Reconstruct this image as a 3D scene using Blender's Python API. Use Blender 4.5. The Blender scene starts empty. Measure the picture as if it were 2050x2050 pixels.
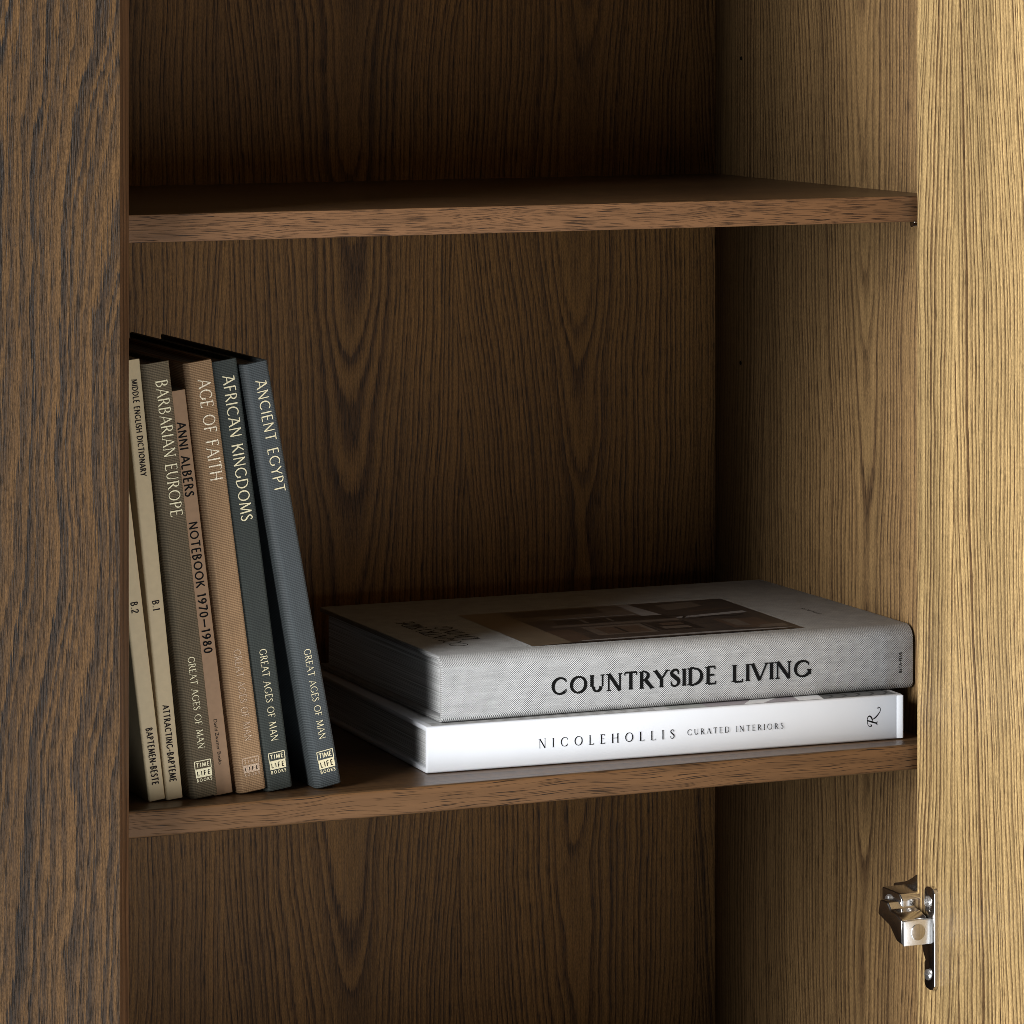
import bpy, bmesh, math, random
from mathutils import Vector, Matrix

SC = bpy.context.scene
COL = SC.collection
R = math.radians

# ---------------------------------------------------------------- camera
CAM_YAW = .4156
cam_d = bpy.data.cameras.new('camera')
cam = bpy.data.objects.new('camera', cam_d)
COL.objects.link(cam)
cam.location = (-.7977, -2.3835, .5070)
cam.rotation_euler = (R(90), 0, -CAM_YAW)
cam_d.sensor_width = 36
cam_d.lens = 36 * 8227.9 / 2050
cam_d.shift_y = -(1025 + 42.4) / 2050
cam_d.clip_start = .05
cam_d.clip_end = 60
SC.camera = cam

# ---------------------------------------------------------------- world, lamps, exposure
W = bpy.data.worlds.new('World')
SC.world = W
W.use_nodes = True
bg = W.node_tree.nodes['Background']
bg.inputs[0].default_value = (.90, .95, 1.0, 1)
bg.inputs[1].default_value = .065


def area(name, loc, aim, sx, sy, watts, col):
    d = bpy.data.lights.new(name, 'AREA')
    d.shape = 'RECTANGLE'
    d.size = sx
    d.size_y = sy
    d.energy = watts
    d.color = col
    o = bpy.data.objects.new(name, d)
    COL.objects.link(o)
    o.location = loc
    o.rotation_euler = (Vector(aim) - Vector(loc)).to_track_quat('-Z', 'Y').to_euler()
    return o


area('window_light_side', (-1.80, -.655, .50), (.5, -.02, .15), .88, 1.7, 137, (.98, .98, .97))
area('floor_bounce_light', (.48, -2.25, -.92), (.22, 0, .18), 1.5, 2.6, 60, (.86, .93, 1.0))

SC.view_settings.view_transform = 'Standard'
SC.view_settings.look = 'None'
SC.view_settings.exposure = 0
SC.view_settings.gamma = 1
SC.view_settings.use_curve_mapping = False
SC.cycles.max_bounces = 10
SC.cycles.diffuse_bounces = 5
SC.cycles.caustics_reflective = False
SC.cycles.filter_width = .8
SC.cycles.use_denoising = True
SC.cycles.denoising_prefilter = 'ACCURATE'


# ---------------------------------------------------------------- node helpers
class NT:
    def __init__(s, name):
        s.m = bpy.data.materials.new(name)
        s.m.use_nodes = True
        s.t = s.m.node_tree
        s.n = s.t.nodes
        s.b = s.n['Principled BSDF']

    def put(s, sock, v):
        if hasattr(v, 'is_linked') or hasattr(v, 'links'):
            s.t.links.new(v, sock)
        elif isinstance(v, (tuple, list)):
            sock.default_value = (*v, 1) if len(v) == 3 and len(sock.default_value) == 4 else v
        else:
            sock.default_value = v

    def math(s, op, a, b=0.0, c=0.0, clamp=False):
        n = s.n.new('ShaderNodeMath')
        n.operation = op
        n.use_clamp = clamp
        s.put(n.inputs[0], a)
        s.put(n.inputs[1], b)
        s.put(n.inputs[2], c)
        return n.outputs[0]

    def xyz(s, x, y, z):
        n = s.n.new('ShaderNodeCombineXYZ')
        for i, v in enumerate((x, y, z)):
            s.put(n.inputs[i], v)
        return n.outputs[0]

    def noise(s, vec, scale=1.0, detail=2.0, rough=.5):
        n = s.n.new('ShaderNodeTexNoise')
        s.put(n.inputs['Vector'], vec)
        n.inputs['Scale'].default_value = scale
        n.inputs['Detail'].default_value = detail
        n.inputs['Roughness'].default_value = rough
        return n.outputs[0]

    def ramp(s, fac, stops):
        n = s.n.new('ShaderNodeValToRGB')
        el = n.color_ramp.elements
        while len(el) < len(stops):
            el.new(.5)
        for e, (p, c) in zip(el, stops):
            e.position = p
            e.color = (*c, 1) if isinstance(c, tuple) else (c, c, c, 1)
        s.put(n.inputs[0], fac)
        return n.outputs[0]

    def mix(s, fac, a, b, mode='MIX'):
        n = s.n.new('ShaderNodeMix')
        n.data_type = 'RGBA'
        n.blend_type = mode
        s.put(n.inputs[0], fac)
        s.put(n.inputs[6], a)
        s.put(n.inputs[7], b)
        return n.outputs[2]

    def obj(s):
        n = s.n.new('ShaderNodeTexCoord')
        sp = s.n.new('ShaderNodeSeparateXYZ')
        s.t.links.new(n.outputs['Object'], sp.inputs[0])
        return sp.outputs

    def bump(s, h, strength, dist):
        n = s.n.new('ShaderNodeBump')
        n.inputs['Strength'].default_value = strength
        n.inputs['Distance'].default_value = dist
        s.put(n.inputs['Height'], h)
        s.t.links.new(n.outputs[0], s.b.inputs['Normal'])

    def fin(s, col, rough=.5, metal=0.0, spec=.5):
        s.put(s.b.inputs['Base Color'], col)
        s.put(s.b.inputs['Roughness'], rough)
        s.b.inputs['Metallic'].default_value = metal
        s.b.inputs['Specular IOR Level'].default_value = spec
        return s.m


def plain(name, col, rough=.5, metal=0.0, spec=.5, var=.12, scale=300):
    t = NT(name)
    o = t.obj()
    n = t.noise(t.xyz(o[0], o[1], o[2]), scale, 3)
    k = t.math('MULTIPLY_ADD', n, var * 2, 1 - var)
    c = t.mix(1.0, col, t.xyz(k, k, k), 'MULTIPLY')
    return t.fin(c, rough, metal, spec)


def veneer(name, along, cross, light, dark, c0=0.0, period=.15, ring=330, m=18, w0=.02, seed=0.0,
           wob=.018, wob2=.0016, contrast=1.0, rough=.48, pore=.45, pscale=1500, spec=.4, bump=.25, soft=.30, n3a=3.2, jag=.35, grit=.35, tamp=1.0):
    """Flat-sawn oak veneer: nested cathedral arches repeated leaf by leaf, straight grain between them."""
    t = NT(name)
    o = t.obj()
    A, X = o[along], o[cross]
    n1 = t.math('SUBTRACT', t.noise(t.xyz(t.math('MULTIPLY', X, 5), t.math('MULTIPLY', A, 2.2), seed), 1, 1.3), .5)
    n2 = t.math('SUBTRACT', t.noise(t.xyz(t.math('MULTIPLY', X, 60), t.math('MULTIPLY', A, 5), seed + 3), 1, 1), .5)
    xx = t.math('ADD', t.math('SUBTRACT', X, c0), t.math('ADD', t.math('MULTIPLY', n1, wob), t.math('MULTIPLY', n2, wob2)))
    cell = t.math('ROUND', t.math('DIVIDE', xx, period))
    pp = t.math('PINGPONG', xx, period / 2)
    # every leaf has its own figure: how wide its arches open and how fast they climb
    cw = t.math('MULTIPLY_ADD', t.noise(t.xyz(cell, seed, .5), 3.71, 0), 2.4, -.2)
    cm = t.math('MULTIPLY_ADD', t.noise(t.xyz(cell, seed, 9.5), 5.13, 0), 2.2, -.1)
    w1 = t.math('MULTIPLY', cw, w0)
    g = t.math('SUBTRACT', t.math('SQRT', t.math('MULTIPLY_ADD', pp, pp, t.math('MULTIPLY', w1, w1))), w1)
    n3 = t.math('SUBTRACT', t.noise(t.xyz(t.math('MULTIPLY', X, 9), t.math('MULTIPLY', A, 5), seed + 7), 1, 2), .5)
    f = t.math('MULTIPLY', g, ring)
    f = t.math('SUBTRACT', f, t.math('MULTIPLY', A, t.math('MULTIPLY', cm, m)))
    f = t.math('ADD', f, t.math('MULTIPLY_ADD', cell, 3.37, 20))
    f = t.math('ADD', f, t.math('MULTIPLY', n3, n3a))
    # uneven ring widths: the spacing itself wanders across the sheet
    n4 = t.math('SUBTRACT', t.noise(t.xyz(t.math('MULTIPLY', f, .31), seed, 0), 1, 2, .6), .5)
    f = t.math('ADD', f, t.math('MULTIPLY', n4, 3.4))
    # ragged edge of each ring where the pores lie
    nj = t.math('SUBTRACT', t.noise(t.xyz(t.math('MULTIPLY', X, 950), t.math('MULTIPLY', A, 22), seed + 13), 1, 3, .55), .5)
    f = t.math('ADD', f, t.math('MULTIPLY', nj, jag))
    fr = t.math('FRACT', f)
    # each ring its own strength
    rid = t.noise(t.xyz(t.math('FLOOR', f), t.math('MULTIPLY', cell, 5.1), seed), 7.31, 0)
    band = t.ramp(fr, [(0, 1.0), (.10, .95), (.10 + soft, .35), (.78, 0.0), (.95, .3), (1, 1.0)])
    band = t.math('MULTIPLY', band, t.math('MULTIPLY_ADD', rid, 1.7, .10), clamp=True)
    # fine streaks along the grain and open pores
    st = t.noise(t.xyz(t.math('MULTIPLY', X, 950), t.math('MULTIPLY', A, 9), seed + 1), 1, 4, .65)
    po = t.noise(t.xyz(t.math('MULTIPLY', X, pscale), t.math('MULTIPLY', A, 75), seed + 5), 1, 2, .5)
    pm = t.ramp(po, [(.50, 0.0), (.62, 1.0)])
    pm2 = t.math('MULTIPLY', pm, t.math('MULTIPLY_ADD', band, .75, .25))
    tone = t.noise(t.xyz(t.math('MULTIPLY', X, 16), t.math('MULTIPLY', A, 1.6), seed + 9), 1, 3)
    c = t.mix(t.math('MULTIPLY', band, contrast, clamp=True), light, dark)
    k = t.math('MULTIPLY', t.math('MULTIPLY_ADD', st, 1.5, .25), t.math('MULTIPLY_ADD', tone, tamp, 1 - tamp / 2))
    gr = t.noise(t.xyz(t.math('MULTIPLY', X, 1900), t.math('MULTIPLY', A, 420), seed + 17), 1, 2, .6)
    k = t.math('MULTIPLY', k, t.math('MULTIPLY_ADD', gr, grit * 2, 1 - grit))
    c = t.mix(1.0, c, t.xyz(k, k, k), 'MULTIPLY')
    c = t.mix(t.math('MULTIPLY', pm2, pore), c, tuple(v * .25 for v in dark))
    t.bump(t.math('MULTIPLY_ADD', pm2, -1.0, t.math('MULTIPLY', st, .5)), bump, .0004)
    r = t.math('MULTIPLY_ADD', st, .25, rough - .12)
    return t.fin(c, r, 0, spec)


def lipping(name, light, dark, sx, sz, thr, seed=0.0, rough=.42, fine=.5):
    """Solid lipping on a shelf front: lengthwise grain with short dark open pores."""
    t = NT(name)
    o = t.obj()
    n0 = t.math('SUBTRACT', t.noise(t.xyz(t.math('MULTIPLY', o[0], 9), t.math('MULTIPLY', o[2], 40), seed), 1, 2), .5)
    zz = t.math('MULTIPLY_ADD', n0, .012, o[2])
    p1 = t.noise(t.xyz(t.math('MULTIPLY', o[0], sx), t.math('MULTIPLY', zz, sz), seed + 2), 1, 2, .45)
    p2 = t.noise(t.xyz(t.math('MULTIPLY', o[0], sx * 4), t.math('MULTIPLY', zz, sz * 2.2), seed + 4), 1, 3, .6)
    tone = t.noise(t.xyz(t.math('MULTIPLY', o[0], 14), t.math('MULTIPLY', zz, 190), seed + 6), 1, 3)
    a = t.ramp(p1, [(thr, 0.0), (thr + .04, 1.0)])
    c = t.mix(t.math('MULTIPLY', p2, fine), light, dark)
    k = t.math('MULTIPLY_ADD', tone, .8, .6)
    c = t.mix(1.0, c, t.xyz(k, k, k), 'MULTIPLY')
    c = t.mix(t.math('MULTIPLY', a, .9), c, tuple(v * .06 for v in dark))
    t.bump(t.math('MULTIPLY', a, -1.0), .4, .0005)
    return t.fin(c, rough, 0, .18)


def cloth(name, hi, lo, pu, pw, rough=.9, mott=.25, rib=False, au=0, aw=2, amt=1.0, spec=.2, bump=.35, av=1):
    """Book cloth: threads at pitch pu x pw in the book's own coordinates."""
    t = NT(name)
    o = t.obj()
    jit = t.noise(t.xyz(o[0], o[1], o[2]), 420, 2)
    u = t.math('MULTIPLY', o[au], 2 * math.pi / pu)
    # the cover wraps over the edge: depth continues the width coordinate
    ww = t.math('ADD', o[aw], o[av])
    w = t.math('MULTIPLY', ww, 2 * math.pi / pw)
    u = t.math('MULTIPLY_ADD', jit, 2.0, u)
    w = t.math('MULTIPLY_ADD', jit, 2.0, w)
    if rib:
        s = t.math('MULTIPLY_ADD', t.math('SINE', u), .75, t.math('MULTIPLY', t.math('SINE', w), .35))
    else:
        s = t.math('MULTIPLY', t.math('SINE', u), t.math('SINE', w))
    s = t.math('MULTIPLY_ADD', s, .5, .5, clamp=True)
    m = t.noise(t.xyz(t.math('MULTIPLY', o[0], 90), t.math('MULTIPLY', o[1], 90), t.math('MULTIPLY', o[2], 160)), 1, 3)
    th = t.noise(t.xyz(t.math('MULTIPLY', o[au], 45), t.math('MULTIPLY', ww, 1100), 0), 1, 2)
    c = t.mix(t.math('MULTIPLY', t.ramp(s, [(.3, 0.0), (.7, 1.0)]), amt), lo, hi)
    k = t.math('MULTIPLY', t.math('MULTIPLY_ADD', m, mott * 2, 1 - mott), t.math('MULTIPLY_ADD', th, .5, .75))
    c = t.mix(1.0, c, t.xyz(k, k, k), 'MULTIPLY')
    t.bump(s, bump, .0003)
    return t.fin(c, rough, 0, spec)


def pages(name, col, pitch=2600):
    t = NT(name)
    o = t.obj()
    n = t.noise(t.xyz(t.math('MULTIPLY', o[0], 3), t.math('MULTIPLY', o[1], 6), t.math('MULTIPLY', o[2], pitch)), 1, 2, .7)
    g = t.noise(t.xyz(t.math('MULTIPLY', o[0], 1), t.math('MULTIPLY', o[1], 3), t.math('MULTIPLY', o[2], 420)), 1, 2, .5)
    k = t.math('MULTIPLY', t.ramp(n, [(.36, .45), (.55, 1.0)]), t.math('MULTIPLY_ADD', g, .5, .7))
    t.bump(n, .5, .0004)
    return t.fin(t.mix(1.0, col, t.xyz(k, k, k), 'MULTIPLY'), .8, 0, .2)


def foil(name, col, worn=0.0, under=(.1, .1, .1), rough=.45, metal=.35):
    t = NT(name)
    o = t.obj()
    n = t.noise(t.xyz(o[0], o[1], o[2]), 1500, 2)
    w = t.ramp(n, [(.56 - worn * .25, 0.0), (.66 - worn * .25, 1.0)])
    return t.fin(t.mix(t.math('MULTIPLY', w, .35 + worn * .6), col, under), rough, metal, .4)


# ---------------------------------------------------------------- materials
M = {}
M['back'] = veneer('back_oak', 2, 0, (.154, .073, .0205), (.043, .0190, .0070), c0=.272, period=.182, ring=290, m=10, w0=.024, seed=2.0, pore=.85, wob=.045, wob2=.0008, n3a=5, spec=.10, contrast=.82, grit=.8, jag=.45)
M['side'] = veneer('side_oak', 2, 1, (.170, .103, .043), (.055, .029, .013), c0=.105, period=.30, ring=235, m=9, w0=.016, seed=11.0, pore=.8, wob=.03, wob2=.0008, n3a=4, contrast=.85, spec=.3, grit=.8, jag=.5)
M['inner'] = veneer('door_inner_oak', 2, 1, (.415, .282, .124), (.105, .058, .025), c0=-.26, period=.40, ring=250, m=8, w0=.03, seed=23.0, pore=.85, wob=.055, wob2=.0010, n3a=4, rough=.5, contrast=1.0, spec=.3, grit=.8, tamp=1.4, jag=.6)
M['front'] = veneer('door_front_oak', 2, 0, (.094, .049, .018), (.019, .014, .011), c0=-.15, period=.42, ring=150, m=12, w0=.035, seed=41.0, wob=.08, wob2=.0035, pore=.95, pscale=1300, rough=.5, bump=.6, soft=.5, n3a=6, jag=1.3, spec=.14, grit=1.0)
M['edge_dark'] = veneer('edge_band_oak', 2, 0, (.125, .060, .027), (.065, .030, .014), c0=0, period=.3, ring=500, m=2, seed=3.0, pore=.3, rough=.4)
M['shelf'] = veneer('shelf_oak', 0, 1, (.095, .052, .023), (.045, .023, .011), c0=.12, period=.24, ring=260, m=8, seed=5.0, pore=.4, rough=.33, spec=.5, bump=.12)
M['lip_low'] = lipping('lipping_open_grain', (.138, .068, .027), (.066, .030, .012), 30, 2300, .600, 1.0, rough=.6)
M['lip_up'] = lipping('lipping_fine_grain', (.166, .081, .035), (.080, .037, .016), 45, 2900, .575, 8.0, rough=.6)
M['linen'] = cloth('grey_linen', (.57, .57, .565), (.095, .096, .100), .00138, .00125, mott=.22)
M['linen_lip'] = M['linen']
M['jacket'] = plain('white_jacket', (.665, .685, .725), .38, 0, .5, .025, 60)
M['pages'] = pages('page_edges', (.84, .85, .85))
M['pages_dark'] = pages('dark_page_edges', (.22, .19, .15))  # upright books: page edges much darker than on the flat books
M['tan'] = plain('tan_paper', (.44, .33, .19), .6, 0, .3, .10, 220)
M['tan2'] = plain('tan_paper_warm', (.41, .31, .18), .6, 0, .3, .10, 220)
M['kraft'] = plain('brown_paper', (.290, .172, .096), .7, 0, .3, .14, 260)
M['olive'] = cloth('olive_cloth', (.150, .112, .068), (.075, .056, .034), .00100, .0011, rib=True, mott=.12)
M['rust'] = cloth('rust_cloth', (.36, .220, .118), (.20, .118, .062), .00105, .0012, rib=True, mott=.12)
M['forest'] = cloth('dark_green_cloth', (.034, .039, .033), (.015, .018, .015), .00100, .0011, rib=True, mott=.15, spec=.35, rough=.7)
M['slate'] = cloth('slate_blue_cloth', (.048, .056, .058), (.021, .025, .027), .00105, .0012, rib=True, mott=.15, spec=.4, rough=.62)
M['ink'] = plain('black_ink', (.006, .006, .006), .7, 0, .04, .05)
M['ink_soft'] = plain('dark_ink', (.016, .012, .011), .7, 0, .04, .05)
M['gold'] = foil('pale_gold_foil', (.58, .50, .31), .1, (.2, .17, .12))
M['gold_worn'] = foil('worn_gold_foil', (.74, .66, .48), .5, (.36, .22, .14))
M['gold_faint'] = foil('faint_gold_foil', (.60, .46, .32), .7, (.34, .21, .135), .6, .1)
M['chrome'] = plain('polished_nickel', (.60, .58, .56), .18, 1.0, .5, .05)
M['chrome_soft'] = plain('brushed_nickel', (.88, .88, .88), .34, 1.0, .5, .05)
M['hole'] = plain('hole_shadow', (.008, .006, .004), .9, 0, 0)


# ---------------------------------------------------------------- mesh helpers
def link(name, bm, mats, parent=None, smooth=35, loc=None):
    for e in bm.edges:
        if len(e.link_faces) == 2 and e.calc_face_angle(0) > R(smooth):
            e.smooth = False
    for f in bm.faces:
        f.smooth = True
    me = bpy.data.meshes.new(name)
    bm.to_mesh(me)
    bm.free()
    for mt in (mats if isinstance(mats, (list, tuple)) else [mats]):
        me.materials.append(mt)
    o = bpy.data.objects.new(name, me)
    COL.objects.link(o)
    if parent:
        o.parent = parent
        if parent.get('flat'):
            o.location = -parent.location
    if loc:
        o.location = loc
    return o


def bevel(bm, w, seg=2, edges=None):
    bmesh.ops.bevel(bm, geom=list(edges or bm.edges), offset=w, segments=seg, profile=.5, affect='EDGES', clamp_overlap=True)


def box(x0, x1, y0, y1, z0, z1, bev=0.0, seg=2, bm=None):
    own = bm is None
    b = bmesh.new()
    vs = [b.verts.new((x, y, z)) for x in (x0, x1) for y in (y0, y1) for z in (z0, z1)]
    for idx in ((0, 1, 3, 2), (4, 6, 7, 5), (0, 4, 5, 1), (2, 3, 7, 6), (0, 2, 6, 4), (1, 5, 7, 3)):
        b.faces.new([vs[i] for i in idx])
    bmesh.ops.recalc_face_normals(b, faces=b.faces)
    if bev:
        bevel(b, bev, seg)
    if own:
        return b
    me = bpy.data.meshes.new('tmp')
    b.to_mesh(me)
    b.free()
    bm.from_mesh(me)
    bpy.data.meshes.remove(me)
    return bm


def prism(pts, axis, a0, a1, bev=0.0, seg=2):
    """Extrude a 2-D outline along an axis (0: pts are y,z  1: pts are x,z  2: pts are x,y)."""
    b = bmesh.new()

    def at(p, a):
        return {0: (a, p[0], p[1]), 1: (p[0], a, p[1]), 2: (p[0], p[1], a)}[axis]
    lo = [b.verts.new(at(p, a0)) for p in pts]
    hi = [b.verts.new(at(p, a1)) for p in pts]
    b.faces.new(lo)
    b.faces.new(hi)
    n = len(pts)
    for i in range(n):
        b.faces.new((lo[i], lo[(i + 1) % n], hi[(i + 1) % n], hi[i]))
    bmesh.ops.recalc_face_normals(b, faces=b.faces)
    if bev:
        bevel(b, bev, seg)
    return b


def tag(o, label=None, cat=None, group=None, kind=None):
    for k, v in (('label', label), ('category', cat), ('group', group), ('kind', kind)):
        if v:
            o[k] = v
    return o


def empty(name, loc):
    o = bpy.data.objects.new(name, None)
    COL.objects.link(o)
    o.location = loc
    o.empty_display_size = .02
    return o


def disc(bm, c, axis, r, h, seg=20, bev=0.0):
    b = bmesh.new()
    bmesh.ops.create_cone(b, cap_ends=True, segments=seg, radius1=r, radius2=r, depth=h)
    if bev:
        bevel(b, bev, 2, [e for e in b.edges if abs(e.verts[0].co.z - e.verts[1].co.z) < 1e-7])
    rot = Vector((0, 0, 1)).rotation_difference(Vector(axis)).to_matrix().to_4x4()
    bmesh.ops.transform(b, matrix=Matrix.Translation(c) @ rot, verts=b.verts)
    me = bpy.data.meshes.new('tmp')
    b.to_mesh(me)
    b.free()
    bm.from_mesh(me)
    bpy.data.meshes.remove(me)


# ---------------------------------------------------------------- lettering: roman capitals drawn stroke by stroke
# K thick stem, H hairline, D bowl (cx cy rx ry a0 a1), P free stroke of (x, y, weight), S foot serif (x y), V end serif of an arm (x y way)
GL = {
 'A': (.74, ['H 0 0 .37 1', 'K .37 1 .74 0', 'H .13 .34 .61 .34', 'S 0 0', 'S .74 0']),
 'B': (.58, ['K .08 0 .08 1', 'H .08 1 .26 1', 'H .08 .53 .3 .53', 'H .08 0 .3 0', 'D .26 .765 .24 .235 -90 90', 'D .28 .265 .28 .265 -90 90', 'S .04 0', 'S .04 1']),
 'C': (.80, ['D .46 .5 .46 .5 48 312', 'V .77 .86 -1', 'V .77 .14 1']),
 'D': (.80, ['K .08 0 .08 1', 'H .08 1 .3 1', 'H .08 0 .3 0', 'D .3 .5 .48 .5 -90 90', 'S .04 0', 'S .04 1']),
 'E': (.52, ['K .08 0 .08 1', 'H .08 1 .46 1', 'H .08 .52 .42 .52', 'H .08 0 .5 0', 'S .04 0', 'S .04 1', 'V .46 1 -1', 'V .5 0 1']),
 'F': (.50, ['K .08 0 .08 1', 'H .08 1 .46 1', 'H .08 .52 .42 .52', 'S .08 0', 'S .04 1', 'V .46 1 -1']),
 'G': (.86, ['D .46 .5 .46 .5 48 318', 'K .80 .42 .80 .14', 'V .77 .86 -1', 'S .80 .42']),
 'H': (.76, ['K .08 0 .08 1', 'K .68 0 .68 1', 'H .08 .52 .68 .52', 'S .08 0', 'S .08 1', 'S .68 0', 'S .68 1']),
 'I': (.16, ['K .08 0 .08 1', 'S .08 0', 'S .08 1']),
 'K': (.64, ['K .08 0 .08 1', 'H .1 .42 .56 1', 'K .24 .58 .64 0', 'S .08 0', 'S .08 1', 'S .56 1', 'S .64 0']),
 'L': (.52, ['K .08 0 .08 1', 'H .08 0 .5 0', 'S .08 1', 'S .04 0', 'V .5 0 1']),
 'M': (.92, ['H .04 0 .14 1', 'K .14 1 .46 .06', 'H .46 .06 .78 1', 'K .78 1 .88 0', 'S .04 0', 'S .88 0', 'S .10 1']),
 'N': (.76, ['H .08 0 .08 1', 'K .08 1 .68 0', 'H .68 0 .68 1', 'S .08 0', 'S .04 1', 'S .68 1']),
 'O': (.92, ['D .46 .5 .46 .5 0 360']),
 'P': (.56, ['K .08 0 .08 1', 'H .08 1 .26 1', 'H .08 .46 .28 .46', 'D .26 .73 .28 .27 -90 90', 'S .08 0', 'S .04 1']),
 'R': (.64, ['K .08 0 .08 1', 'H .08 1 .26 1', 'H .08 .5 .28 .5', 'D .26 .75 .25 .25 -90 90', 'K .28 .5 .64 0', 'S .08 0', 'S .04 1', 'S .64 0']),
 'S': (.48, ['P .42 .84 .5 .34 .97 .6 .22 .99 .6 .07 .88 .8 .07 .72 1 .23 .55 1.1 .40 .38 1.1 .43 .2 .9 .33 .04 .6 .2 .0 .5 .08 .06 .5 .03 .17 .5', 'V .42 .86 -1', 'V .04 .14 1']),
 'T': (.66, ['K .33 0 .33 1', 'H .02 1 .64 1', 'S .33 0', 'V .02 1 -1', 'V .64 1 -1']),
 'U': (.72, ['K .08 .32 .08 1', 'D .36 .32 .28 .32 180 360', 'H .64 .32 .64 1', 'S .08 1', 'S .64 1']),
 'V': (.74, ['K 0 1 .37 0', 'H .37 0 .74 1', 'S 0 1', 'S .74 1']),
 'Y': (.66, ['K 0 1 .33 .48', 'H .33 .48 .66 1', 'K .33 0 .33 .48', 'S .33 0', 'S 0 1', 'S .66 1']),
 '0': (.62, ['D .31 .5 .29 .5 0 360']),
 '1': (.34, ['K .2 0 .2 1', 'K .2 1 .06 .86']),
 '2': (.56, ['P .06 .74 1 .12 .92 1 .28 1 1 .46 .92 1 .48 .74 1 .38 .52 1 .2 .26 1 .04 .02 1', 'K .04 .03 .52 .03']),
 '7': (.54, ['K .02 .97 .52 .97', 'K .52 .97 .2 0']),
 '8': (.58, ['D .29 .76 .21 .24 0 360', 'D .29 .27 .27 .27 0 360']),
 '9': (.58, ['D .29 .7 .27 .3 0 360', 'P .55 .64 1 .48 .4 1 .34 .18 1 .18 0 1']),
 '.': (.18, ['K .09 0 .09 .12']),
 '-': (.40, ['K .02 .45 .38 .45']),
 '_': (.92, ['K .02 .45 .90 .45']),
 ' ': (.34, []),
}
STY = {  # thick, thin, serif half length, serif thickness
 'roman': (.125, .055, .105, .040),
 'roman_bold': (.215, .110, .115, .065),
 'light': (.105, .060, .085, .042),
 'glyphic': (.115, .085, .035, .06),
 'sans': (.165, .150, 0, 0),
 'sans_bold': (.20, .17, 0, 0),
}


class Pen:
    """Collects strokes as flat quads lying just off a plane (o, du, dw, dn)."""

    def __init__(s, o, du, dw, dn, lift=.00012):
        s.o, s.du, s.dw, s.dn = Vector(o), Vector(du), Vector(dw), Vector(dn)
        s.bm = bmesh.new()
        s.k = 0
        s.lift = lift
        s.sq = 1.0

    def v(s, x, y):
        return s.bm.verts.new(s.o + s.du * x + s.dw * y + s.dn * (s.lift + s.k * 4e-6))

    def face(s, vs):
        f = s.bm.faces.new(vs)
        f.normal_update()
        if f.normal.dot(s.dn) < 0:
            f.normal_flip()

    def poly(s, pts):
        s.k += 1
        s.face([s.v(*p) for p in pts])

    def path(s, pts):
        """pts: (x, y, width)"""
        s.k += 1
        n = len(pts)
        L = []
        for i, (x, y, w) in enumerate(pts):
            a = pts[max(i - 1, 0)]
            b = pts[min(i + 1, n - 1)]
            dx, dy = b[0] - a[0], b[1] - a[1]
            d = math.hypot(dx, dy) or 1
            nx, ny = -dy / d * w / 2, dx / d * w / 2
            L.append((s.v(x + nx, y + ny), s.v(x - nx, y - ny)))
        for (a, b), (c, d) in zip(L, L[1:]):
            s.face((a, b, d, c))

    def glyph(s, ch, x0, y0, h, sty, flag=False):
        K, H, SL, ST = STY[sty]
        sx = lambda a: x0 + a * h * s.sq
        sy = lambda a: y0 + a * h
        for st in GL[ch][1]:
            p = st.split()
            q = [float(t) for t in p[1:]]
            if p[0] in 'KH':
                w = (K if p[0] == 'K' else H) * h
                s.path([(sx(q[0]), sy(q[1]), w), (sx(q[2]), sy(q[3]), w)])
            elif p[0] == 'D':
                cx, cy, rx, ry, a0, a1 = q
                n = max(6, int(abs(a1 - a0) / 15))
                pts = []
                for i in range(n + 1):
                    a = R(a0 + (a1 - a0) * i / n)
                    w = H + (K - H) * abs(math.cos(a + .25 * (SL > .05))) ** 1.4
                    pts.append((sx(cx + (rx - w * .4) * math.cos(a)), sy(cy + (ry - w * .35) * math.sin(a)), w * h))
                s.path(pts)
            elif p[0] == 'P':
                ctl = [(q[i], q[i + 1], q[i + 2]) for i in range(0, len(q), 3)]
                s.path([(sx(a), sy(b * .96 + .02), (H + (K - H) * max(0, (w - .5) * 2)) * h if w < 1 else K * w * h) for a, b, w in smooth_path(ctl)])
            elif p[0] == 'S' and SL:
                y = q[1]
                if y in (0, 1):
                    y = y + (ST / 2 if y == 0 else -ST / 2)
                s.path([(sx(q[0] - SL), sy(y), ST * h), (sx(q[0] + SL), sy(y), ST * h)])
            elif p[0] == 'V' and SL > .05:
                y = q[1]
                s.path([(sx(q[0]), sy(y), ST * h * .9), (sx(q[0] - .015), sy(y + q[2] * SL * 1.35), ST * h * 1.5)])
        if flag and ch == 'A':
            s.path([(sx(.06), sy(.98), H * h), (sx(.42), sy(.98), H * h * 1.2)])

    def text(s, txt, x0, x1, y0, h, sty, flag=False, gap=.17, fill=False):
        nat = sum(GL[c][0] for c in txt) * h
        n = max(1, len(txt) - 1)
        tr = (x1 - x0 - nat) / n
        s.sq = 1.0
        if tr < gap * h or fill:
            tr = gap * h
            s.sq = (x1 - x0 - tr * n) / nat
        x = x0
        for c in txt:
            s.glyph(c, x, y0, h, sty, flag)
            x += GL[c][0] * h * s.sq + tr


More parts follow.
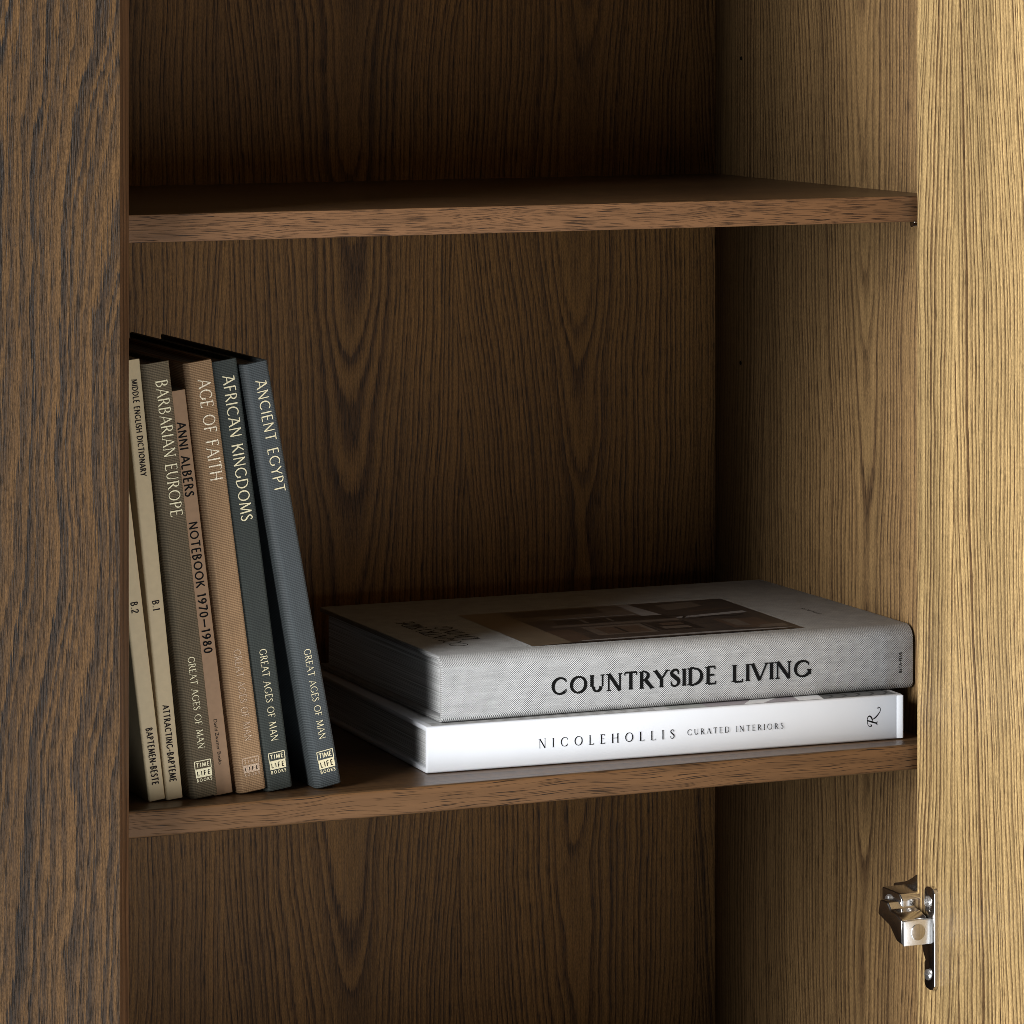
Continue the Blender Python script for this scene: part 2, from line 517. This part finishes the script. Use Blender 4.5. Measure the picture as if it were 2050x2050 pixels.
def smooth_path(c, n=5):
    out = []
    for i in range(len(c) - 1):
        p0, p1, p2, p3 = c[max(i - 1, 0)], c[i], c[i + 1], c[min(i + 2, len(c) - 1)]
        for k in range(n):
            t = k / n
            out.append(tuple(.5 * (2 * b + (d - a) * t + (2 * a - 5 * b + 4 * d - e) * t * t + (3 * b - a - 3 * d + e) * t ** 3)
                             for a, b, d, e in zip(p0, p1, p2, p3)))
    out.append(c[-1])
    return out


def spine_pen():
    return Pen((0, 0, 0), (1, 0, 0), (0, 0, 1), (0, -1, 0))


def lettering(book, name, pen, mat):
    return link(name, pen.bm, mat, book)


# ---------------------------------------------------------------- the cabinet
XW, YB = .5650, .3330           # right inner wall, back panel
ZU, TH = .3632, .0172           # upper shelf top, shelf thickness
ZB, ZT = -.38, .80
cab = empty('cabinet', (0, .15, ZB))
cab['flat'] = 1
tag(cab, 'stained oak cabinet with two shelves, left door shut and right door open', 'cabinet')

link('back_panel', box(-.575, .585, YB, YB + .010, ZB, ZT), M['back'], cab)
link('side_panel', box(XW, XW + .019, -.006, YB - .0005, ZB, ZT, .0006), M['side'], cab)
link('side_panel', box(-.575, -.556, -.006, YB - .0005, ZB, ZT, .0006), M['side'], cab)
link('top_panel', box(-.5555, XW - .0005, -.004, YB - .0005, ZT - .02, ZT - .0005), M['shelf'], cab)
link('bottom_panel', box(-.5555, XW - .0005, -.004, YB - .0005, ZB + .070, ZB + .09), M['shelf'], cab)  # out of view; raised above the base to shade the lower bay


def shelf(z, lip, nose):
    b = box(-.5553, XW - .0006, 0, YB - .001, z - TH, z)
    ed = [e for e in b.edges if all(abs(v.co.y) < 1e-6 for v in e.verts) and abs(e.verts[0].co.x - e.verts[1].co.x) > .1]
    bevel(b, nose, 4, ed)
    for f in b.faces:
        if f.normal.y < -.72:
            f.material_index = 1
    return link('shelf', b, [M['shelf'], lip], cab, 50)


shelf(0, M['lip_low'], .0022)
shelf(ZU, M['lip_up'], .0007)

# closed left door with a chamfered meeting edge
ld = prism([(-.574, -.028), (-.0158, -.028), (-.0072, -.0185), (-.0068, -.0178), (-.0068, -.008), (-.574, -.008)], 2, ZB, ZT)
for f in ld.faces:
    c = f.calc_center_median()
    if c.x > -.02 and abs(f.normal.z) < .5:
        f.material_index = 1
link('door', ld, [M['front'], M['edge_dark']], cab)['label'] = 'closed door of coarse dark grained oak'

# open right door, its inner face to the light
XD, YD = .5404, -.0125
rd = link('door', box(XD, XD + .020, YD - .56, YD, ZB, ZT, .0008), M['inner'], cab)
rd['label'] = 'open door of pale golden oak, seen from inside'

# peg holes in the side panel and the pin under the upper shelf
for y, z in ((.290, .449), (.291, .227)):
    b = bmesh.new()
    disc(b, (XW - .0002, y, z), (1, 0, 0), .0014, .0006)
    link('peg_hole', b, M['hole'], cab)
b = bmesh.new()
disc(b, (XW - .008, .010, ZU - TH - .0017), (1, 0, 0), .0026, .016, 16, .0004)
box(XW - .016, XW, .006, .022, ZU - TH - .0012, ZU - TH - .0002, .0003, 1, b)
link('shelf_pin', b, M['chrome'], cab)

# ---- hinge
hinge = empty('hinge', (0, 0, 0))
hinge.parent = cab
hinge.location = -cab.location
ZH = -.1205


def hpart(name, bm, mat):
    o = link(name, bm, mat)
    o.parent = hinge
    return o


def flange_outline():
    yn, yf = -.0410, -.0275
    pts = [(yn, ZH - .0305), (yn, ZH + .0305), (yn + .0020, ZH + .0330), (yn + .0060, ZH + .0340), (yf - .0020, ZH + .0330), (yf, ZH + .0305), (yf, ZH + .0165)]
    for a in range(55, -56, -10):
        pts.append((yf - .0085 + .0122 * math.cos(R(a)), ZH + .0185 * math.sin(R(a))))
    pts += [(yf, ZH - .0165), (yf, ZH - .0305), (yf - .0020, ZH - .0330), (yn + .0060, ZH - .0340), (yn + .0020, ZH - .0330)]
    return pts


hpart('cup_flange', prism(flange_outline(), 0, XD - .0032, XD + .0005, .0008, 2), M['chrome'])
for dz in (.0240, -.0240):
    b = bmesh.new()
    disc(b, (XD - .0036, -.0335, ZH + dz), (1, 0, 0), .0036, .0020, 18, .0006)
    box(XD - .0048, XD - .0042, -.0362, -.0308, ZH + dz - .0004, ZH + dz + .0004, 0, 1, b)
    hpart('screw', b, M['chrome_soft'])
# link arm: from the cup back to the box on the cabinet side
ar = prism([(-.0345, ZH - .0028), (-.0345, ZH + .0132), (-.0260, ZH + .0165), (-.0190, ZH + .0170), (-.0150, ZH + .0215), (-.0050, ZH + .0215), (-.0020, ZH + .0110),
            (-.0180, ZH + .0065), (-.0270, ZH - .0015)], 0, XD - .0238, XD - .0040, .0014, 3)
hpart('arm', ar, M['chrome'])
pl = box(XD - .0236, XD - .0008, -.0372, -.0347, ZH - .0032, ZH + .0134, .0009, 2)
hpart('arm_plate', pl, M['chrome_soft'])
b = bmesh.new()
disc(b, (XD - .0132, -.0374, ZH + .0056), (0, 1, 0), .0054, .0012, 24, .0005)
hpart('rivet', b, M['chrome'])
bo = prism([(-.0180, ZH + .0140), (-.0180, ZH + .0225), (-.0140, ZH + .0262), (.0090, ZH + .0262), (.0090, ZH + .0110), (-.0040, ZH + .0085)], 0, XD - .0145, XW - .016, .0012, 3)
hpart('arm_box', bo, M['chrome'])
b = bmesh.new()
disc(b, (XD - .0150, -.0020, ZH + .0180), (1, 0, 0), .0052, .0016, 20, .0005)
box(XD - .0163, XD - .0157, -.0060, .0020, ZH + .0175, ZH + .0185, 0, 1, b)
box(XD - .0164, XD - .0158, -.0025, -.0015, ZH + .0140, ZH + .0220, 0, 1, b)
hpart('screw', b, M['chrome_soft'])
mp = prism([(-.004, ZH + .004), (-.004, ZH + .030), (-.001, ZH + .0345), (.004, ZH + .0315), (.012, ZH + .0275), (.030, ZH + .0225), (.030, ZH + .004)], 0, XW - .019, XW - .0002, .0012, 2)
hpart('mounting_plate', mp, M['chrome'])


# ---------------------------------------------------------------- books
def arc(cx, cy, r, a0, a1, n=6):
    return [(cx + r * math.cos(R(a0 + (a1 - a0) * i / n)), cy + r * math.sin(R(a0 + (a1 - a0) * i / n))) for i in range(n + 1)]


def book(name, loc, rot, L, D, T, ct, rb, rt, over, cmat, pmat, u0=0.0, sag=0.0, bev=.0005):
    """Book in its own frame: x along the spine, y into the book, z through its thickness; spine face on y = 0."""
    bk = empty(name, loc)
    bk.rotation_euler = rot
    prof = [(D, 0)] + arc(rb, rb, rb, 270, 180) + arc(rt, T - rt, rt, 180, 90) + [(D, T), (D, T - ct)]
    if sag:   # the pressed joint next to a cloth spine
        i = prof.index((D, T))
        prof[i:i] = [(rt + .004, T - sag), (rt + .009, T)]
    prof += [(max(ct, rt), T - ct)] + [(ct, T - max(ct, rt)), (ct, max(ct, rb)), (max(ct, rb), ct), (D, ct)]
    b = prism(prof, 0, u0, u0 + L)
    ends = [e for e in b.edges if len(e.link_faces) == 2 and abs(e.calc_face_angle(0)) > R(60)]
    if bev:
        bevel(b, bev, 2, ends)
    link('cover', b, cmat, bk)
    pv = box(u0 + over, u0 + L - over, ct + .0004, D - over, ct + .0001, T - ct - .0001)
    link('page_block', pv, pmat, bk)
    return bk


def stand(name, xb, xt, zt, y, L, T, yaw=0.0, **k):
    """Book upright on the shelf: left foot at xb, leaning to the left by the angle its corners show."""
    a = math.asin(max(-1, min(1, (xb - xt) / L))) + R(.4)
    bk = book(name, (xb, y, .0003), (0, 0, 0), L=L, T=T, u0=-L, **k)
    bk.rotation_euler = Matrix.Rotation(yaw, 3, 'Z').to_4x4().to_euler() if False else (0, R(90) - a, yaw)
    return bk


HARD = dict(D=.203, ct=.0022, rb=.0050, rt=.0020, over=.0030, pmat=M['pages_dark'], bev=.0009)
SOFT = dict(D=.185, ct=.0005, rb=.0016, rt=.0010, over=.0001, pmat=M['pages_dark'], bev=.0003)
UP = 'books leaning upright on the shelf'


def emblem(bk, mat, L, T, f0, f1, wc):
    """Two stacked words in a small box, the lower one reversed out of a solid panel, and a third word under it."""
    h = (f1 - f0) * L
    w = .0106
    # frame of the emblem: across the spine is 'right', towards the book's foot is 'down'
    p = Pen((-L + f0 * L, 0, wc * T - w / 2), (0, 0, 1), (-1, 0, 0), (0, -1, 0), .00012)
    bt, t = h * .40, .0005
    for a in ((0, 0, w, 0), (0, -bt, w, -bt), (0, 0, 0, -bt), (w, 0, w, -bt)):
        p.path([(a[0], a[1], t), (a[2], a[3], t)])
    p.text('TIME', .0011, w - .0011, -bt + .0014, bt - .0026, 'sans_bold')
    p.poly([(0, -bt), (w, -bt), (w, -2 * bt), (0, -2 * bt)])
    p.text('BOOKS', .0004, w - .0004, -h, h * .15, 'sans_bold')
    e = link('emblem', p.bm, mat, bk)
    q = Pen((-L + f0 * L, 0, wc * T - w / 2), (0, 0, 1), (-1, 0, 0), (0, -1, 0), .00022)
    q.text('LIFE', .0011, w - .0011, -2 * bt + .0012, bt - .0024, 'sans_bold')
    link('emblem_word', q.bm, M['ink_soft'], e)


def spine_text(bk, name, txt, mat, L, T, f0, f1, w0, w1, sty, flag=False):
    p = spine_pen()
    p.text(txt, -L + f0 * L, -L + f1 * L, w0 * T, (w1 - w0) * T, sty, flag)
    return link(name, p.bm, mat, bk)


# two slim tan paperbacks
L1, T1 = .2735, .0108
b1 = stand('paperback_book', .0192, -.0120, 0, .0212, L1, T1, cmat=M['tan2'], **SOFT)
tag(b1, 'slim tan paperback at the very left, its top hidden behind the closed door', 'book', UP)
spine_text(b1, 'title', 'MIDDLE ENGLISH DICTIONARY', M['ink_soft'], L1, T1, .045, .272, .34, .68, 'sans')
spine_text(b1, 'volume_mark', 'B.2', M['ink_soft'], L1, T1, .547, .572, .30, .70, 'sans')
spine_text(b1, 'contents_line', 'BAPTEMEN-BESTE', M['ink_soft'], L1, T1, .835, .964, .32, .70, 'sans')
b2 = stand('paperback_book', .0306, .0044, 0, .0212, L1, T1, cmat=M['tan'], **SOFT)
tag(b2, 'slim tan paperback with small black capitals, just left of the olive book', 'book', UP)
spine_text(b2, 'title', 'MIDDLE ENGLISH DICTIONARY', M['ink_soft'], L1, T1, .045, .264, .38, .72, 'sans')
spine_text(b2, 'volume_mark', 'B.1', M['ink_soft'], L1, T1, .547, .570, .32, .72, 'sans')
spine_text(b2, 'contents_line', 'ATTRACTING-BAPTEME', M['ink_soft'], L1, T1, .786, .960, .32, .70, 'sans')

L3 = .2715
T3 = .0178
b3 = stand('hardcover_book', .0455, .0455 - L3 * math.sin(R(6.35)), 0, .0178, L3, T3, cmat=M['olive'], **HARD)
tag(b3, 'olive brown cloth book with pale gold lettering beside the tan paperbacks', 'book', UP)
spine_text(b3, 'title', 'BARBARIAN EUROPE', M['gold'], L3, T3, .0425, .353, .42, .84, 'light')
spine_text(b3, 'series_line', 'GREAT AGES OF MAN', M['gold'], L3, T3, .678, .888, .45, .70, 'light')
emblem(b3, M['gold'], L3, T3, .917, .964, .56)

L4, T4 = .2535, .0122
b4 = stand('paperback_book', .0625, .0625 - L4 * math.sin(R(6.7)), 0, .0225, L4, T4, cmat=M['kraft'], D=.165, **{k: v for k, v in SOFT.items() if k != 'D'})
tag(b4, 'shortest book of the row, slim brown paperback with black lettering', 'book', UP)
spine_text(b4, 'title', 'ANNI ALBERS', M['ink'], L4, T4, .0785, .261, .34, .80, 'sans')
spine_text(b4, 'subtitle', 'NOTEBOOK 1970_1980', M['ink'], L4, T4, .3255, .650, .34, .80, 'sans')
cu = bpy.data.curves.new('imprint', 'FONT')
cu.body = 'David Zwirner Books'
cu.size = .0040
to = bpy.data.objects.new('imprint', cu)
COL.objects.link(to)
bpy.context.view_layer.update()
me = bpy.data.meshes.new_from_object(to.evaluated_get(bpy.context.evaluated_depsgraph_get()))
bpy.data.objects.remove(to)
xs = [v.co.x for v in me.vertices]
k = (.926 - .814) * L4 / (max(xs) - min(xs))
for v in me.vertices:
    v.co = Vector((-L4 + .814 * L4 + (v.co.x - min(xs)) * k, -.00014, .42 * T4 + v.co.y * k))
me.materials.clear()
me.materials.append(M['ink_soft'])
io = bpy.data.objects.new('imprint', me)
COL.objects.link(io)
io.parent = b4

T5 = .0184
b5 = stand('hardcover_book', .0776, .0776 - L3 * math.sin(R(7.2)), 0, .0200, L3, T5, cmat=M['rust'], **HARD)
tag(b5, 'reddish tan ribbed cloth book with worn faint lettering, between brown paperback and dark green book', 'book', UP)
spine_text(b5, 'title', 'AGE OF FAITH', M['gold_worn'], L3, T5, .044, .276, .40, .84, 'light')
spine_text(b5, 'series_line', 'GREAT AGES OF MAN', M['gold_faint'], L3, T5, .670, .881, .45, .70, 'light')
emblem(b5, M['gold_faint'], L3, T5, .921, .963, .56)

T6 = .0180
b6 = stand('hardcover_book', .0958, .0958 - L3 * math.sin(R(7.45)), 0, .0205, L3, T6, cmat=M['forest'], **HARD)
tag(b6, 'dark green cloth book with bright gold lettering, second from the right of the row', 'book', UP)
spine_text(b6, 'title', 'AFRICAN KINGDOMS', M['gold'], L3, T6, .037, .373, .38, .80, 'glyphic', True)
spine_text(b6, 'series_line', 'GREAT AGES OF MAN', M['gold'], L3, T6, .673, .886, .42, .68, 'light')
emblem(b6, M['gold'], L3, T6, .914, .962, .55)

T7 = .0172
b7 = stand('hardcover_book', .1272, .1272 - L3 * math.sin(R(10.07)), 0, .0150, L3, T7, yaw=R(-.4), cmat=M['slate'], **HARD)
tag(b7, 'slate blue cloth book leaning most, at the right end of the upright row', 'book', UP)
spine_text(b7, 'title', 'ANCIENT EGYPT', M['gold'], L3, T7, .0435, .305, .40, .80, 'glyphic', True)
spine_text(b7, 'series_line', 'GREAT AGES OF MAN', M['gold'], L3, T7, .676, .887, .44, .70, 'light')
emblem(b7, M['gold'], L3, T7, .916, .967, .56)

# ---- white jacketed book lying underneath
FLAT = 'books lying in a stack'
LN, TN = .337, .0298
nh = book('jacketed_book', (.2103, .0345, .0003), (0, 0, -.0471), L=LN, D=.252, T=TN, ct=.0030, rb=.0016, rt=.0016, over=.0035, cmat=M['jacket'], pmat=M['pages'])
tag(nh, 'white jacketed book lying flat on the shelf, lower one of the stack', 'book', FLAT)
p = spine_pen()
p.text('NICOLEHOLLIS', .0766, .1714, .0112, .0060, 'roman')
p.text('CURATED INTERIORS', .1807, .2494, .0126, .0038, 'roman')
lettering(nh, 'title', p, M['ink'])
p = spine_pen()


def rl(x, y):
    X, Y = 1690 + x / 12.88, 1390 + y / 12.88
    return (.3108 + (X - 1735.5) * .000366, .00966 + (1456 - Y - .0795 * (X - 1735.5)) * .000334)


for pts, ws in (([(598, 692), (700, 720), (835, 757)], [30, 40, 32]), ([(850, 708), (836, 757), (848, 802)], [16, 26, 16]),
                ([(676, 795), (700, 808), (690, 838), (650, 845), (606, 790), (592, 690), (602, 615), (650, 575), (700, 612), (720, 680), (708, 725)], [22, 30, 26, 16, 14, 16, 20, 34, 38, 24, 12]),
                ([(720, 665), (800, 612), (880, 520), (930, 430), (926, 372), (890, 342), (866, 365), (876, 396)], [12, 34, 26, 16, 16, 18, 22, 12])):
    p.path(smooth_path([(*rl(*q), w / 12.88 * .00034) for q, w in zip(pts, ws)]))
lettering(nh, 'publisher_mark', p, M['ink'])
link('jacket_edge', prism([(.3325, -.0001), (.3366, -.0011), (.3374, -.0008), (.3372, .0004)], 2, .0006, .0292, .0002, 1), M['jacket'], nh)
# printed picture on the jacket's front, seen as a strip beside the spine
GREY = [plain('print_%d' % i, c, .4, 0, .5, .15, 90) for i, c in enumerate([(.62, .63, .64), (.40, .42, .41), (.36, .33, .36), (.80, .81, .83), (.13, .13, .13), (.03, .03, .03)])]
p = Pen((0, 0, TN), (1, 0, 0), (0, 1, 0), (0, 0, 1), .00012)
bmj = p.bm


def jp(pts, mi):
    p.poly(pts)
    bmj.faces.ensure_lookup_table()
    bmj.faces[-1].material_index = mi


jp([(.004, .0022), (.172, .0020), (.172, .09), (.004, .09)], 0)
jp([(.170, .0020), (.196, .0021), (.202, .09), (.170, .09)], 1)
jp([(.196, .0021), (.262, .0020), (.272, .02), (.262, .09), (.200, .09)], 2)
jp([(.222, .0020), (.236, .0020), (.262, .025), (.240, .025)], 3)
jp([(.262, .0020), (.284, .0020), (.30, .05), (.27, .05)], 3)
jp([(.280, .0020), (.333, .0022), (.333, .09), (.296, .09)], 4)
for y0 in (.004, .0065, .010):
    n0 = len(bmj.faces)
    p.path([(.004, y0, .0006), (.16, y0 - .001, .0006)])
    bmj.faces.ensure_lookup_table()
    for f in bmj.faces[n0:]:
        f.material_index = 5
for i in range(5):
    n0 = len(bmj.faces)
    p.path(smooth_path([(.284 + i * .010, .0028, .0010), (.290 + i * .010, .010, .0016), (.286 + i * .011, .018, .0012), (.294 + i * .011, .032, .0008)]))
    bmj.faces.ensure_lookup_table()
    for f in bmj.faces[n0:]:
        f.material_index = 5
link('jacket_picture', bmj, GREY, nh)

# ---- grey linen book lying on top
LC, TC = .3408, .0425
cl = book('linen_book', (.2226, .0395, .0306), (0, 0, -.020), L=LC, D=.2285, T=TC, ct=.0036, rb=.0050, rt=.0095, over=.0048, cmat=M['linen'], pmat=M['pages'], bev=.0008)
tag(cl, 'thick grey linen book with a photograph on its cover, on top of the stack', 'book', FLAT)
p = spine_pen()
p.text('COUNTRYSIDE', .0762, .1940, .0130, .0112, 'roman_bold', gap=.20, fill=True)
p.text('LIVING', .2062, .2632, .0130, .0112, 'roman_bold', gap=.20, fill=True)
lettering(cl, 'title', p, M['ink'])
p = Pen((.3318, 0, .0112), (0, 0, 1), (-1, 0, 0), (0, -1, 0))
p.text('BETA-PLUS', 0, .0135, 0, .0021, 'sans_bold')
lettering(cl, 'publisher_mark', p, M['ink'])
p = Pen((0, 0, TC), (0, 1, 0), (-1, 0, 0), (0, 0, 1))
p.text('COUNTRYSIDE', .036, .142, -.0345, .0125, 'roman')
p.text('LIVING', .058, .112, -.0500, .0125, 'roman')
lettering(cl, 'cover_title', p, M['ink_soft'])
p = Pen((0, 0, TC), (0, 1, 0), (-1, 0, 0), (0, 0, 1))
p.text('BETA-PLUS', .066, .093, -.3055, .0026, 'sans_bold')
lettering(cl, 'cover_mark', p, M['ink_soft'])

# the photograph printed on the cover: a plain dim room with beams
PH = [plain('photo_%d' % i, c, .28, 0, .5, .3, 50) for i, c in enumerate([
    (.050, .038, .032), (.175, .135, .095), (.022, .017, .015), (.110, .085, .068), (.24, .22, .21), (.012, .011, .011), (.080, .052, .038)])]
p = Pen((0, 0, TC), (1, 0, 0), (0, 1, 0), (0, 0, 1), .00015)
bmp = p.bm


def pic(pts, mi):
    n0 = len(bmp.faces)
    p.poly(pts)
    bmp.faces.ensure_lookup_table()
    for f in bmp.faces[n0:]:
        f.material_index = mi


def picl(pts, mi):
    n0 = len(bmp.faces)
    p.path(smooth_path(pts))
    bmp.faces.ensure_lookup_table()
    for f in bmp.faces[n0:]:
        f.material_index = mi


pic([(.070, .0165), (.2675, .0165), (.2715, .1555), (.0735, .1555)], 0)
pic([(.070, .0165), (.100, .0165), (.104, .1555), (.0735, .1555)], 1)
pic([(.100, .0165), (.118, .0300), (.120, .0700), (.1020, .0700)], 6)
pic([(.104, .110), (.190, .110), (.192, .1550), (.104, .1550)], 3)
pic([(.106, .128), (.170, .128), (.172, .1500), (.106, .1500)], 0)
pic([(.120, .0900), (.205, .0900), (.205, .1060), (.122, .1060)], 2)
pic([(.112, .0800), (.205, .0800), (.206, .0870), (.113, .0870)], 3)
pic([(.128, .0400), (.172, .0400), (.174, .0760), (.130, .0760)], 3)
pic([(.136, .0440), (.168, .0440), (.169, .0700), (.137, .0700)], 6)
pic([(.176, .0430), (.206, .0430), (.206, .0760), (.177, .0760)], 2)
pic([(.180, .0490), (.200, .0490), (.200, .0580), (.180, .0580)], 3)
pic([(.188, .1050), (.203, .1050), (.199, .1540), (.191, .1540)], 4)
pic([(.207, .0860), (.262, .0930), (.262, .1010), (.207, .0920)], 4)
pic([(.215, .1200), (.245, .1300), (.246, .1500), (.216, .1450)], 3)
pic([(.225, .0350), (.255, .0300), (.258, .0700), (.226, .0750)], 6)
pic([(.230, .0420), (.240, .0400), (.242, .0690), (.231, .0700)], 3)
pic([(.075, .0170), (.262, .0168), (.262, .0215), (.110, .0225)], 2)
pic([(.105, .0225), (.255, .0215), (.263, .0240), (.200, .0280), (.110, .0260)], 4)
pic([(.122, .1115), (.186, .1115), (.186, .1135), (.122, .1135)], 4)
pic([(.140, .0905), (.143, .0905), (.144, .1060), (.141, .1060)], 3)
pic([(.160, .0905), (.162, .0905), (.163, .1060), (.161, .1060)], 3)
pic([(.150, .0445), (.152, .0445), (.153, .0698), (.151, .0698)], 2)
pic([(.184, .0620), (.200, .0620), (.201, .0720), (.185, .0720)], 6)
pic([(.240, .0300), (.262, .0290), (.264, .0420), (.246, .0400)], 3)
pic([(.226, .1080), (.262, .1120), (.263, .1170), (.227, .1140)], 6)
picl([(.206, .1000, .0012), (.214, .0930, .0020), (.211, .0860, .0016), (.219, .0820, .0014), (.226, .0860, .0012)], 5)
picl([(.222, .0830, .0014), (.236, .0870, .0018), (.246, .0820, .0014), (.256, .0880, .0010)], 5)
picl([(.172, .0400, .0010), (.173, .0600, .0010), (.174, .0770, .0010)], 5)
link('cover_photograph', bmp, PH, cl)
